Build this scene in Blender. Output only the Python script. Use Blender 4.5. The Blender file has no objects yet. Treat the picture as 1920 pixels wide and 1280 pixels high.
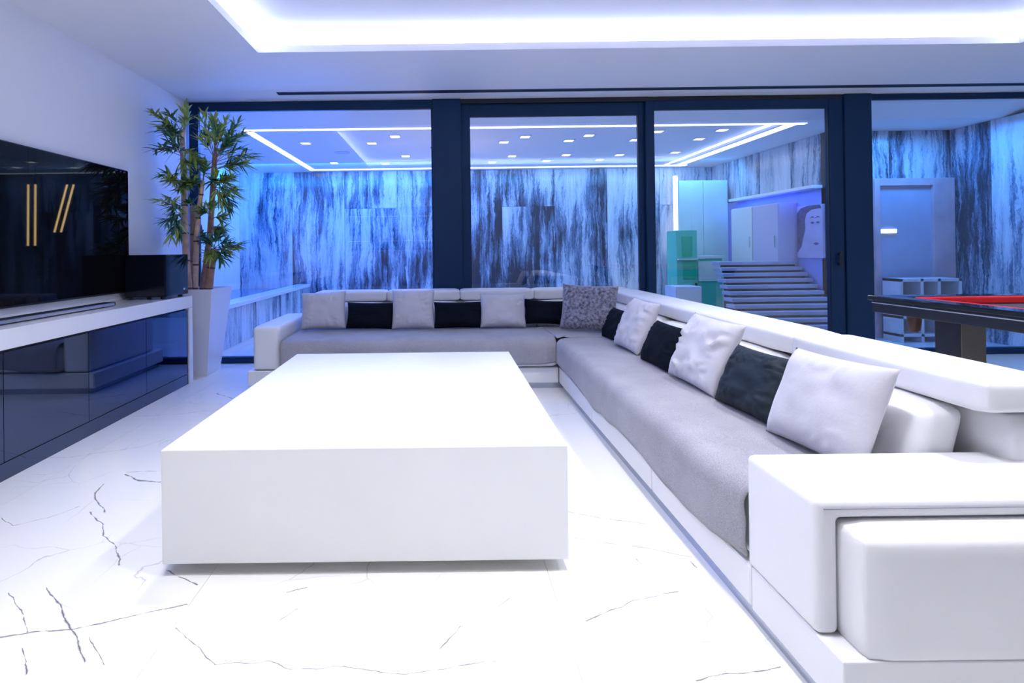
import bpy, bmesh, math, random
from mathutils import Vector, Matrix, noise
random.seed(7)
SC = bpy.context.scene
COL = SC.collection
PI = math.pi

# ---------------------------------------------------------------- camera, world, lights, exposure
def Rm(p, y, r):
    return Matrix.Rotation(y, 3, 'Z') @ Matrix.Rotation(p, 3, 'X') @ Matrix.Rotation(r, 3, 'Y')
cam = bpy.data.cameras.new('camera')
cam.sensor_width = 36.0
cam.lens = 1000.0 / 1920 * 36.0
cam.shift_x = (960 - 834.0) / 1920
cam.shift_y = -(640 - 463.0) / 1920
cam.clip_start = 0.05
camo = bpy.data.objects.new('camera', cam)
COL.objects.link(camo)
camo.matrix_world = Matrix.Translation((0, 0, 1.15)) @ (Rm(0.0042, 0.0005, 0.0125) @ Matrix.Rotation(PI / 2, 3, 'X')).to_4x4()
SC.camera = camo

SC.view_settings.view_transform = 'Standard'
SC.view_settings.look = 'None'
SC.view_settings.gamma = 1
SC.view_settings.use_curve_mapping = False
SC.view_settings.exposure = 0.07

w = bpy.data.worlds.new('world'); SC.world = w; w.use_nodes = True
w.node_tree.nodes['Background'].inputs[0].default_value = (0.03, 0.06, 0.18, 1)
w.node_tree.nodes['Background'].inputs[1].default_value = 1.0

def area(name, loc, rot, sx, sy, watts, color, spread=180):
    l = bpy.data.lights.new(name, 'AREA'); l.shape = 'RECTANGLE'; l.size = sx; l.size_y = sy
    l.energy = watts; l.color = color; l.spread = math.radians(spread)
    o = bpy.data.objects.new(name, l); COL.objects.link(o); o.location = loc; o.rotation_euler = rot
    return o
# the lounge is lit by the RGB strips in the ceiling recess (emissive, built below), by unseen fill lamps added
# in the recess between them and by a few small warm lamps behind and beside the camera
for lx in (-0.9, 0.6, 2.1, 3.6):
    for ly in (1.35, 2.75):
        area('recess_fill', (lx, ly, 2.84), (0, 0, 0), 0.14, 0.14, 11.5 if ly < 2 else 9.5, (0.95, 0.955, 1.0), 110)  # added fill from above, no fixtures modelled
for lx, ly, lw in ((-1.9, 0.7, 4), (-0.4, 0.8, 4.5), (1.2, 0.8, 3.5), (2.9, 0.7, 3), (5.3, 1.4, 8), (5.7, -0.1, 8)):
    area('lamp_light', (lx, ly, 2.685), (0, 0, 0), 0.16, 0.16, lw, (1.0, 0.95, 0.88), 110)
# winter garden beyond the glass: white ceiling lamps and blue RGB washers on the marble
area('garden_light', (1.2, 7.6, 2.50), (0, 0, 0), 6.0, 2.6, 30, (0.22, 0.50, 1.0))
area('garden_wash_left', (-1.6, 8.45, 2.50), (math.radians(35), 0, 0), 3.8, 0.12, 85, (0.02, 0.24, 1.0))
area('garden_wash_middle', (2.6, 8.45, 2.50), (math.radians(35), 0, 0), 4.0, 0.12, 30, (0.08, 0.40, 1.0))
area('garden_blue_left', (-2.2, 6.2, 2.45), (math.radians(-25), 0, 0), 2.2, 0.3, 66, (0.04, 0.18, 1.0))
area('garden_blue_right', (5.2, 6.05, 2.50), (0, 0, 0), 1.6, 0.3, 38, (0.07, 0.36, 1.0))

area('garden_ledge_wash', (4.64, 7.7, 1.855), (0, math.radians(12), 0), 0.06, 1.8, 6, (0.06, 0.14, 1.0))

# ---------------------------------------------------------------- materials
def new_mat(name):
    m = bpy.data.materials.new(name); m.use_nodes = True
    nt = m.node_tree
    return m, nt, nt.nodes['Principled BSDF']
def N(nt, t, **k):
    n = nt.nodes.new(t)
    for a, v in k.items(): setattr(n, a, v)
    return n
def pmat(name, col, rough=0.5, metal=0.0, coat=0.0, bump=0.0, bscale=200.0, var=0.0, vscale=6.0, ior=1.5, sheen=0.0, bdist=0.002, spec=0.5):
    m, nt, b = new_mat(name)
    b.inputs['Base Color'].default_value = (*col, 1)
    b.inputs['Roughness'].default_value = rough
    b.inputs['Metallic'].default_value = metal
    b.inputs['Coat Weight'].default_value = coat
    b.inputs['Coat Roughness'].default_value = 0.03
    b.inputs['IOR'].default_value = ior
    b.inputs['Sheen Weight'].default_value = sheen
    b.inputs['Specular IOR Level'].default_value = spec
    tc = N(nt, 'ShaderNodeTexCoord')
    if bump:
        n = N(nt, 'ShaderNodeTexNoise'); n.inputs['Scale'].default_value = bscale; n.inputs['Detail'].default_value = 3
        nt.links.new(tc.outputs['Object'], n.inputs['Vector'])
        bp = N(nt, 'ShaderNodeBump'); bp.inputs['Strength'].default_value = bump; bp.inputs['Distance'].default_value = bdist
        nt.links.new(n.outputs['Fac'], bp.inputs['Height']); nt.links.new(bp.outputs['Normal'], b.inputs['Normal'])
    if var:
        n = N(nt, 'ShaderNodeTexNoise'); n.inputs['Scale'].default_value = vscale; n.inputs['Detail'].default_value = 4
        nt.links.new(tc.outputs['Object'], n.inputs['Vector'])
        r = N(nt, 'ShaderNodeValToRGB')
        r.color_ramp.elements[0].position = 0.3; r.color_ramp.elements[1].position = 0.7
        r.color_ramp.elements[0].color = (*[max(0, c * (1 - var)) for c in col], 1)
        r.color_ramp.elements[1].color = (*[min(1, c * (1 + var)) for c in col], 1)
        nt.links.new(n.outputs['Fac'], r.inputs[0]); nt.links.new(r.outputs[0], b.inputs['Base Color'])
    return m
def emit(name, col, s):
    m, nt, b = new_mat(name)
    b.inputs['Base Color'].default_value = (0.8, 0.8, 0.8, 1)
    b.inputs['Emission Color'].default_value = (*col, 1)
    b.inputs['Emission Strength'].default_value = s
    return m

M = {}
M['plaster'] = pmat('plaster', (0.86, 0.86, 0.87), 0.6, bump=0.05, bscale=60)
M['ceiling'] = pmat('ceiling_paint', (0.86, 0.86, 0.87), 0.6, bump=0.03, bscale=60)
M['walnut'] = pmat('walnut_wall', (0.045, 0.03, 0.022), 0.45, var=0.4, vscale=3)
M['frame'] = pmat('anthracite_frame', (0.004, 0.030, 0.085), 0.42, bump=0.04, bscale=300, spec=0.25)
M['gasket'] = pmat('dark_gasket', (0.008, 0.012, 0.02), 0.5)
M['lacquer'] = pmat('white_lacquer', (0.84, 0.84, 0.85), 0.3, coat=0.10, var=0.01, spec=0.15)
M['console'] = pmat('console_white', (0.84, 0.84, 0.86), 0.3, coat=0.5, var=0.01)
M['mirror'] = pmat('dark_mirror_glass', (0.10, 0.125, 0.19), 0.025, metal=1.0)
M['black_glass'] = pmat('black_screen_glass', (0.004, 0.004, 0.006), 0.02, ior=1.5, spec=0.11)
M['black_gloss'] = pmat('black_gloss', (0.004, 0.007, 0.014), 0.06, ior=1.45)
M['black_satin'] = pmat('black_satin', (0.008, 0.010, 0.014), 0.35)
M['leather'] = pmat('white_leather', (0.80, 0.80, 0.83), 0.42, bump=0.25, bscale=260, var=0.015, vscale=3, bdist=0.0008)
M['seam'] = pmat('leather_seam', (0.30, 0.30, 0.36), 0.7)
M['steel'] = pmat('plinth_steel', (0.45, 0.48, 0.55), 0.25, metal=1.0)
M['chrome'] = pmat('chrome', (0.75, 0.76, 0.8), 0.12, metal=1.0)
M['velvet'] = pmat('light_grey_velvet', (0.53, 0.52, 0.575), 0.85, bump=0.3, bscale=90, var=0.05, vscale=9, sheen=0.25)
M['black_cloth'] = pmat('black_cloth', (0.003, 0.006, 0.013), 0.85, bump=0.3, bscale=120, spec=0.12)
M['char_cloth'] = pmat('charcoal_cloth', (0.012, 0.020, 0.030), 0.65, bump=0.3, bscale=120, spec=0.25)
M['plush'] = pmat('mottled_plush', (0.20, 0.20, 0.26), 0.95, bump=1.0, bscale=70, var=0.75, vscale=42, sheen=0.4, bdist=0.01)
M['pot'] = pmat('white_pot', (0.80, 0.80, 0.84), 0.35, coat=0.3, var=0.01)
M['felt_red'] = pmat('red_felt', (0.55, 0.005, 0.012), 0.9, bump=0.2, bscale=400)
M['bed'] = pmat('grey_felt', (0.055, 0.055, 0.075), 0.95, bump=0.2, bscale=400)
M['brown'] = pmat('brown_leather', (0.10, 0.045, 0.03), 0.5, var=0.3, vscale=20)
M['leg_grey'] = pmat('leg_taupe', (0.115, 0.105, 0.095), 0.45, var=0.06)
M['pebble'] = pmat('white_pebble', (0.7, 0.7, 0.72), 0.6)
M['cabinet'] = pmat('pale_cabinet', (0.68, 0.72, 0.70), 0.4)
M['cabinet_lav'] = pmat('lavender_cabinet', (0.52, 0.50, 0.66), 0.4)
M['mint'] = pmat('green_lit_panel', (0.10, 0.62, 0.42), 0.35)  # glow of a green LED, put into the base colour
M['green'] = pmat('green_panel', (0.02, 0.50, 0.26), 0.35)
M['pale_green'] = pmat('pale_green_panel', (0.62, 0.80, 0.70), 0.4, var=0.06, vscale=3)
M['blush'] = pmat('blush_stone', (0.50, 0.38, 0.46), 0.5, var=0.15, vscale=5)
M['door_grey'] = pmat('lilac_door', (0.34, 0.38, 0.55), 0.4, var=0.12, vscale=2)
M['blue_lit_wall'] = pmat('blue_lit_wall', (0.24, 0.32, 0.74), 0.5, var=0.04)  # blue LED light under the ledge, put into the wall colour
M['shelf'] = pmat('shelf_white', (0.60, 0.66, 0.78), 0.45)
M['step'] = pmat('step_stone', (0.36, 0.40, 0.56), 0.4, var=0.08, vscale=4)
M['led_white'] = emit('led_white', (0.90, 0.95, 1.0), 3.2)
M['led_cove'] = emit('led_cove', (0.50, 0.57, 1.0), 29.0)
M['led_soft'] = emit('led_soft', (0.88, 0.94, 1.0), 1.6)
M['led_warm'] = emit('led_warm', (1.0, 0.84, 0.62), 1.7)
M['lamp'] = emit('lamp_lens', (1.0, 0.98, 0.95), 7.0)
M['slot'] = pmat('slot_dark', (0.015, 0.03, 0.06), 0.6)
M['art_ground'] = pmat('art_ground', (0.42, 0.42, 0.68), 0.5, var=0.1, vscale=6)
M['art_dark'] = pmat('art_dark', (0.10, 0.09, 0.19), 0.6, var=0.3, vscale=20)
M['art_red'] = pmat('art_red', (0.20, 0.11, 0.24), 0.6)

def glass_mat(name, f0, tint=(0.96, 0.985, 1.0)):
    m = bpy.data.materials.new(name); m.use_nodes = True; nt = m.node_tree; nt.nodes.clear()
    out = N(nt, 'ShaderNodeOutputMaterial'); mx = N(nt, 'ShaderNodeMixShader')
    t = N(nt, 'ShaderNodeBsdfTransparent'); t.inputs[0].default_value = (*tint, 1)
    g = N(nt, 'ShaderNodeBsdfGlossy'); g.inputs['Roughness'].default_value = 0.0
    geo = N(nt, 'ShaderNodeNewGeometry')
    dt = N(nt, 'ShaderNodeVectorMath', operation='DOT_PRODUCT')
    nt.links.new(geo.outputs['Normal'], dt.inputs[0]); nt.links.new(geo.outputs['Incoming'], dt.inputs[1])
    prev = dt.outputs['Value']
    for op, c in (('ABSOLUTE', None), ('SUBTRACT', 1.0), ('POWER', 5.0), ('MULTIPLY_ADD', 1 - f0)):
        n = N(nt, 'ShaderNodeMath', operation=op)
        if op == 'SUBTRACT': n.inputs[0].default_value = 1.0; nt.links.new(prev, n.inputs[1])
        else:
            nt.links.new(prev, n.inputs[0])
            if c is not None: n.inputs[1].default_value = c
            if op == 'MULTIPLY_ADD': n.inputs[2].default_value = f0
        prev = n.outputs[0]
    f = n
    nt.links.new(f.outputs[0], mx.inputs[0]); nt.links.new(t.outputs[0], mx.inputs[1])
    nt.links.new(g.outputs[0], mx.inputs[2]); nt.links.new(mx.outputs[0], out.inputs[0])
    return m
M['glass'] = glass_mat('window_glass', 0.055)

def marble(name, white, mid, dark, bias=0.0, us=1.0):
    m, nt, b = new_mat(name)
    L = nt.links.new
    geo = N(nt, 'ShaderNodeNewGeometry'); oi = N(nt, 'ShaderNodeObjectInfo')
    sep = N(nt, 'ShaderNodeSeparateXYZ'); L(geo.outputs['Position'], sep.inputs[0])
    def math_(op, a, c, d=None):
        n = N(nt, 'ShaderNodeMath', operation=op)
        for i, v in enumerate((a, c, d)):
            if v is None: continue
            if isinstance(v, (int, float)): n.inputs[i].default_value = v
            else: L(v, n.inputs[i])
        return n.outputs[0]
    u = math_('ADD', sep.outputs[0], sep.outputs[1])
    rnd = math_('MULTIPLY', oi.outputs['Random'], 37.0)
    def nz(us_, zs, scale, detail, rough=0.6, off=0.0, dist=0.0):
        cb = N(nt, 'ShaderNodeCombineXYZ')
        L(math_('MULTIPLY', u, us_), cb.inputs[0]); L(math_('ADD', rnd, off), cb.inputs[1])
        L(math_('MULTIPLY', sep.outputs[2], zs), cb.inputs[2])
        n = N(nt, 'ShaderNodeTexNoise'); n.inputs['Scale'].default_value = scale; n.inputs['Detail'].default_value = detail
        n.inputs['Roughness'].default_value = rough; n.inputs['Distortion'].default_value = dist
        L(cb.outputs[0], n.inputs['Vector']); return n.outputs['Fac']
    warp = math_('MULTIPLY', math_('SUBTRACT', nz(1.6, 0.7, 1.0, 6, 0.75), 0.5), 0.30)
    u0 = u
    u = math_('ADD', u0, warp)
    coarse = nz(1.1 * us, 0.42, 1.0, 3, 0.6, 3.0)
    streak = nz(8.0 * us, 0.55, 1.0, 8, 0.75, 9.0, 0.2)
    fine = nz(34.0 * us, 1.3, 1.0, 6, 0.8, 15.0)
    v = math_('ADD', math_('MULTIPLY', coarse, 0.60), math_('MULTIPLY', streak, 0.45))
    v = math_('ADD', v, math_('MULTIPLY', fine, 0.34))
    v = math_('ADD', v, bias)
    r = N(nt, 'ShaderNodeValToRGB'); cr = r.color_ramp
    cr.elements[0].position = 0.615; cr.elements[0].color = (*dark, 1)
    cr.elements[1].position = 0.83; cr.elements[1].color = (*white, 1)
    e = cr.elements.new(0.675); e.color = (*mid, 1)
    e = cr.elements.new(0.725); e.color = (*[a * 0.62 + c * 0.38 for a, c in zip(white, mid)], 1)
    L(v, r.inputs[0]); L(r.outputs[0], b.inputs['Base Color'])
    b.inputs['Roughness'].default_value = 0.25
    return m
M['marble'] = marble('streaked_marble', (0.66, 0.71, 0.80), (0.12, 0.20, 0.32), (0.010, 0.020, 0.042))
M['marble_low'] = marble('streaked_marble_low', (0.74, 0.78, 0.84), (0.26, 0.33, 0.42), (0.03, 0.05, 0.08), 0.03, 1.6)

# floor veins of the white slabs (world metres on the floor)
VEINS = [(1.6, [(-1.35, 1.61), (-1.27, 1.63), (-1.16, 1.64), (-1.07, 1.67), (-0.98, 1.71), (-0.86, 1.75)]), (1.5, [(-1.39, 1.85), (-1.29, 1.76), (-1.19, 1.67), (-1.08, 1.56), (-1.03, 1.51)]), (0.8, [(-1.5, 1.82), (-1.36, 1.71), (-1.29, 1.63)]), (2.2, [(-1.68, 2.78), (-1.56, 2.7), (-1.44, 2.68)]), (1.0, [(-1.69, 2.8), (-1.52, 2.82)]), (1.8, [(-1.72, 2.67), (-1.7, 2.57), (-1.65, 2.5), (-1.53, 2.38)]), (1.5, [(-1.6, 2.38), (-1.48, 2.28), (-1.4, 2.18), (-1.3, 2.09), (-1.24, 2.01), (-1.22, 1.97)]), (0.6, [(-1.96, 2.34), (-1.85, 2.27), (-1.75, 2.33), (-1.68, 2.43)]), (1.3, [(-1.02, 1.94), (-0.87, 1.85)]), (0.8, [(-0.84, 1.64), (-0.72, 1.55), (-0.66, 1.49), (-0.6, 1.5), (-0.51, 1.5), (-0.45, 1.47), (-0.32, 1.48), (-0.21, 1.46), (-0.12, 1.45), (0.04, 1.48), (0.13, 1.49)]), (1.1, [(-0.03, 1.54), (0.03, 1.63)]), (0.9, [(-0.53, 1.67), (-0.49, 1.72)]), (0.9, [(-0.55, 1.8), (-0.49, 1.83)]), (0.6, [(0.14, 1.7), (0.2, 1.77)]), (0.9, [(-1.25, 1.56), (-1.16, 1.47)]), (0.6, [(-1.08, 1.6), (-0.97, 1.5)]), (0.9, [(0.42, 1.65), (0.51, 1.7), (0.6, 1.74), (0.76, 1.78)]), (1.0, [(0.65, 1.42), (0.9, 1.46)]), (0.7, [(0.52, 2.33), (0.68, 2.26), (0.82, 2.22)]), (1.0, [(0.88, 1.95), (0.89, 1.91)]), (0.7, [(0.69, 1.98), (0.7, 1.92)]), (0.5, [(0.49, 2.12), (0.78, 2.03), (0.9, 1.98)]), (0.8, [(-2.48, 3.72), (-2.21, 3.77), (-1.92, 3.8), (-1.66, 3.91)]), (1.4, [(-1.88, 4.35), (-1.68, 4.19)]), (0.8, [(-2.43, 3.03), (-2.15, 3.02), (-1.89, 3.14)])]
def floor_mat(x0=9, x1=9, y0=9, y1=9):
    m, nt, b = new_mat('white_veined_porcelain')
    L = nt.links.new
    geo = N(nt, 'ShaderNodeNewGeometry')
    wn = N(nt, 'ShaderNodeTexNoise'); wn.inputs['Scale'].default_value = 9; wn.inputs['Detail'].default_value = 5
    L(geo.outputs['Position'], wn.inputs['Vector'])
    def vm(op, a, c=None, s=None):
        n = N(nt, 'ShaderNodeVectorMath', operation=op)
        for i, v in enumerate((a, c)):
            if v is None: continue
            if isinstance(v, tuple): n.inputs[i].default_value = v
            else: L(v, n.inputs[i])
        if s is not None: L(s, n.inputs['Scale'])
        return n
    def ma(op, a, c, clamp=False):
        n = N(nt, 'ShaderNodeMath', operation=op, use_clamp=clamp)
        for i, v in enumerate((a, c)):
            if isinstance(v, (int, float)): n.inputs[i].default_value = v
            else: L(v, n.inputs[i])
        return n.outputs[0]
    off = vm('SUBTRACT', wn.outputs['Color'], (0.5, 0.5, 0.5)).outputs[0]
    sc = N(nt, 'ShaderNodeVectorMath', operation='SCALE'); L(off, sc.inputs[0]); sc.inputs['Scale'].default_value = 0.035
    P = vm('MULTIPLY', vm('ADD', geo.outputs['Position'], sc.outputs[0]).outputs[0], (1, 1, 0)).outputs[0]
    tot = None
    for wd, pl in VEINS:
        if max(p[0] for p in pl) < x0 + .03 or min(p[0] for p in pl) > x1 - .03 or max(p[1] for p in pl) < y0 + .03 or min(p[1] for p in pl) > y1 - .03: continue
        for (ax, ay), (bx_, by_) in zip(pl[:-1], pl[1:]):
            ba = (bx_ - ax, by_ - ay, 0.0); q = ba[0] ** 2 + ba[1] ** 2
            if tot is not None:   # evaluate the segments one after another
                q_ = N(nt, 'ShaderNodeVectorMath', operation='MULTIPLY_ADD')
                L(tot, q_.inputs[0]); q_.inputs[1].default_value = (1e-9, 1e-9, 0); L(P, q_.inputs[2]); Pk = q_.outputs[0]
            else: Pk = P
            pa = vm('SUBTRACT', Pk, (ax, ay, 0.0)).outputs[0]
            h = ma('MULTIPLY', vm('DOT_PRODUCT', pa, (ba[0] / q, ba[1] / q, 0.0)).outputs['Value'], 1.0, True)
            s = N(nt, 'ShaderNodeVectorMath', operation='SCALE'); s.inputs[0].default_value = ba; L(h, s.inputs['Scale'])
            d = vm('LENGTH', vm('SUBTRACT', pa, s.outputs[0]).outputs[0]).outputs['Value']
            d = ma('DIVIDE', d, wd)
            tot = d if tot is None else ma('MINIMUM', tot, d)
    # broken line: width modulated by noise
    bn = N(nt, 'ShaderNodeTexNoise'); bn.inputs['Scale'].default_value = 22; bn.inputs['Detail'].default_value = 4
    L(geo.outputs['Position'], bn.inputs['Vector'])
    wdt = ma('MULTIPLY', ma('SUBTRACT', bn.outputs['Fac'], 0.30), 0.013)
    k1 = 0.0 if tot is None else ma('SUBTRACT', 1.0, ma('DIVIDE', tot, ma('MAXIMUM', wdt, 0.0004)), True)
    # general hairline veins
    def hair(scale, thr, seed):
        ad = vm('ADD', geo.outputs['Position'], (seed, seed * 2, 0)).outputs[0]
        n1 = N(nt, 'ShaderNodeTexNoise'); n1.inputs['Scale'].default_value = scale * 1.3; n1.inputs['Detail'].default_value = 4
        L(ad, n1.inputs['Vector'])
        s1 = N(nt, 'ShaderNodeVectorMath', operation='SCALE'); L(n1.outputs['Color'], s1.inputs[0]); s1.inputs['Scale'].default_value = 0.5 / scale
        vo = N(nt, 'ShaderNodeTexVoronoi', feature='DISTANCE_TO_EDGE'); vo.inputs['Scale'].default_value = scale
        L(vm('ADD', ad, s1.outputs[0]).outputs[0], vo.inputs['Vector'])
        ln = ma('SUBTRACT', 1.0, ma('DIVIDE', vo.outputs['Distance'], thr), True)
        mk = N(nt, 'ShaderNodeTexNoise'); mk.inputs['Scale'].default_value = 2.6; mk.inputs['Detail'].default_value = 3
        L(ad, mk.inputs['Vector'])
        return ma('MULTIPLY', ln, ma('MULTIPLY', ma('SUBTRACT', mk.outputs['Fac'], 0.48), 5.0, True))
    k2 = ma('MULTIPLY', ma('MAXIMUM', hair(1.5, 0.006, 3.1), hair(2.7, 0.007, 8.7)), 0.34)
    k = ma('MAXIMUM', ma('MULTIPLY', k1, 0.95), k2)
    mx = N(nt, 'ShaderNodeMixRGB'); L(k, mx.inputs[0])
    mx.inputs[1].default_value = (0.86, 0.855, 0.84, 1); mx.inputs[2].default_value = (0.04, 0.04, 0.055, 1)
    L(mx.outputs[0], b.inputs['Base Color'])
    b.inputs['Roughness'].default_value = 0.16
    return m
M['grout'] = pmat('grout', (0.75, 0.75, 0.74), 0.8)
M['garden_floor'] = pmat('garden_floor_stone', (0.62, 0.68, 0.80), 0.15, var=0.08, vscale=2.5)

def fabric(name, c1, c2, rough=0.9):
    m, nt, b = new_mat(name); L = nt.links.new
    tc = N(nt, 'ShaderNodeTexCoord')
    a = N(nt, 'ShaderNodeTexNoise'); a.inputs['Scale'].default_value = 320; a.inputs['Detail'].default_value = 2
    c = N(nt, 'ShaderNodeTexNoise'); c.inputs['Scale'].default_value = 5; c.inputs['Detail'].default_value = 3
    L(tc.outputs['Object'], a.inputs['Vector']); L(tc.outputs['Object'], c.inputs['Vector'])
    ad = N(nt, 'ShaderNodeMath', operation='MULTIPLY_ADD'); L(c.outputs['Fac'], ad.inputs[0]); ad.inputs[1].default_value = 0.35
    L(a.outputs['Fac'], ad.inputs[2])
    r = N(nt, 'ShaderNodeValToRGB'); r.color_ramp.elements[0].position = 0.5; r.color_ramp.elements[1].position = 0.85
    r.color_ramp.elements[0].color = (*c1, 1); r.color_ramp.elements[1].color = (*c2, 1)
    L(ad.outputs[0], r.inputs[0]); L(r.outputs[0], b.inputs['Base Color'])
    bp = N(nt, 'ShaderNodeBump'); bp.inputs['Strength'].default_value = 0.4; bp.inputs['Distance'].default_value = 0.0015
    L(a.outputs['Fac'], bp.inputs['Height']); L(bp.outputs['Normal'], b.inputs['Normal'])
    b.inputs['Roughness'].default_value = rough; b.inputs['Sheen Weight'].default_value = 0.15
    return m
M['throw'] = fabric('grey_throw_cloth', (0.235, 0.23, 0.26), (0.38, 0.375, 0.41))

def leaf_mat(name, c1, c2):
    m, nt, b = new_mat(name); L = nt.links.new
    g = N(nt, 'ShaderNodeNewGeometry'); r = N(nt, 'ShaderNodeValToRGB')
    r.color_ramp.elements[0].color = (*c1, 1); r.color_ramp.elements[1].color = (*c2, 1)
    L(g.outputs['Random Per Island'], r.inputs[0]); L(r.outputs[0], b.inputs['Base Color'])
    b.inputs['Roughness'].default_value = 0.45
    return m
M['leaf_light'] = leaf_mat('leaf_light', (0.18, 0.34, 0.05), (0.62, 0.70, 0.18))
M['leaf_dark'] = leaf_mat('leaf_dark', (0.03, 0.14, 0.08), (0.16, 0.34, 0.12))
M['cane_tan'] = pmat('cane_tan', (0.66, 0.45, 0.34), 0.5, var=0.22, vscale=14)
M['cane_brown'] = pmat('cane_brown', (0.42, 0.22, 0.14), 0.55, var=0.3, vscale=14)
M['node'] = pmat('cane_node', (0.10, 0.05, 0.035), 0.6)
def water_mat():
    m, nt, b = new_mat('pool_water')
    b.inputs['Base Color'].default_value = (0.03, 0.16, 0.42, 1); b.inputs['Roughness'].default_value = 0.08
    n = N(nt, 'ShaderNodeTexNoise'); n.inputs['Scale'].default_value = 5
    bp = N(nt, 'ShaderNodeBump'); bp.inputs['Strength'].default_value = 0.3; bp.inputs['Distance'].default_value = 0.02
    nt.links.new(n.outputs['Fac'], bp.inputs['Height']); nt.links.new(bp.outputs['Normal'], b.inputs['Normal'])
    return m
M['water'] = water_mat()

# ---------------------------------------------------------------- mesh helpers
def bm_box(bm, x0, x1, y0, y1, z0, z1, bev=0.0, seg=2):
    r = bmesh.ops.create_cube(bm, size=1.0)
    vs = r['verts']
    for v in vs:
        v.co = Vector((x0 + (v.co.x + .5) * (x1 - x0), y0 + (v.co.y + .5) * (y1 - y0), z0 + (v.co.z + .5) * (z1 - z0)))
    if bev > 0:
        es = list({e for v in vs for e in v.link_edges})
        bmesh.ops.bevel(bm, geom=es, offset=bev, segments=seg, affect='EDGES', profile=0.5)
    return bm
def box(*a, bev=0.0, seg=2):
    return bm_box(bmesh.new(), *a, bev=bev, seg=seg)
def boxes(lst, bev=0.0):
    bm = bmesh.new()
    for a in lst:
        t = box(*a, bev=bev); me = bpy.data.meshes.new('t'); t.to_mesh(me); t.free(); bm.from_mesh(me); bpy.data.meshes.remove(me)
    return bm
def soft(x0, x1, y0, y1, z0, z1, r=0.04, puff=0.012, cuts=8, nz=0.0, seed=0.0):
    """rounded upholstered block with slightly domed faces"""
    bm = bmesh.new()
    bmesh.ops.create_cube(bm, size=2.0)
    bmesh.ops.subdivide_edges(bm, edges=bm.edges[:], cuts=cuts, use_grid_fill=True)
    c = Vector(((x0 + x1) / 2, (y0 + y1) / 2, (z0 + z1) / 2)); h = Vector(((x1 - x0) / 2, (y1 - y0) / 2, (z1 - z0) / 2))
    r = min(r, h.x * .98, h.y * .98, h.z * .98)
    for v in bm.verts:
        u = v.co.copy()
        # concentrate grid lines near the edges
        t = Vector([math.copysign(abs(a) ** 0.6, a) for a in u])
        p = Vector((t.x * h.x, t.y * h.y, t.z * h.z))
        inn = Vector([max(-hh + r, min(hh - r, a)) for a, hh in zip(p, h)])
        d = p - inn
        if d.length > 1e-9:
            p = inn + d.normalized() * r
        for i in range(3):
            j, k = (i + 1) % 3, (i + 2) % 3
            if abs(u[i]) > 0.999:
                p[i] += math.copysign(puff * (1 - u[j] ** 2) * (1 - u[k] ** 2), u[i])
        p = p + c
        if nz:
            p += Vector((noise.noise(p * 7 + Vector((seed, 0, 0))), noise.noise(p * 7 + Vector((0, seed, 5))), noise.noise(p * 7 + Vector((9, 0, seed))))) * nz
        v.co = p
    return bm
def tube(bm, pts, radii, n=10, cap=True):
    rings = []
    for i, p in enumerate(pts):
        p = Vector(p)
        d = (Vector(pts[min(i + 1, len(pts) - 1)]) - Vector(pts[max(i - 1, 0)])).normalized()
        a = d.cross(Vector((0.3, 1, 0.1))).normalized(); b_ = d.cross(a)
        rr = radii[i] if isinstance(radii, (list, tuple)) else radii
        rings.append([bm.verts.new(p + (a * math.cos(2 * PI * k / n) + b_ * math.sin(2 * PI * k / n)) * rr) for k in range(n)])
    for r0, r1 in zip(rings[:-1], rings[1:]):
        for k in range(n): bm.faces.new((r0[k], r0[(k + 1) % n], r1[(k + 1) % n], r1[k]))
    if cap:
        bm.faces.new(rings[0][::-1]); bm.faces.new(rings[-1])
    return bm
def cyl(bm, c, r, z0, z1, n=16):
    return tube(bm, [(c[0], c[1], z0), (c[0], c[1], z1)], r, n)
def obj(name, bm, mat, parent=None, smooth=False, kind=None, loc=None):
    """bm in world metres; linked as one mesh object, local to its parent"""
    base = Vector((0, 0, 0))
    q = parent
    while q is not None:
        base += q.location; q = q.parent
    l = Vector(loc) if loc is not None else None
    if l is None and parent is None:
        xs = [v.co for v in bm.verts]
        l = Vector(((min(v.x for v in xs) + max(v.x for v in xs)) / 2, (min(v.y for v in xs) + max(v.y for v in xs)) / 2, min(v.z for v in xs)))
    if l is None: l = base
    for v in bm.verts: v.co -= l
    bmesh.ops.recalc_face_normals(bm, faces=bm.faces[:])
    me = bpy.data.meshes.new(name); bm.to_mesh(me); bm.free()
    for m in (mat if isinstance(mat, (list, tuple)) else [mat]): me.materials.append(m)
    if smooth:
        for p in me.polygons: p.use_smooth = True
    o = bpy.data.objects.new(name, me); COL.objects.link(o)
    o.location = l - base
    if parent is not None: o.parent = parent
    if kind: o['kind'] = kind
    return o
def thing(name, label, cat, loc, group=None):
    o = bpy.data.objects.new(name, None); COL.objects.link(o); o.location = loc
    o.empty_display_size = 0.1
    o['label'] = label; o['category'] = cat
    if group: o['group'] = group
    return o
def tag(o, label, cat, group=None):
    o['label'] = label; o['category'] = cat
    if group: o['group'] = group
    return o
def struct(name, bm, mat, smooth=False):
    return obj(name, bm, mat, None, smooth, 'structure')

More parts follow.
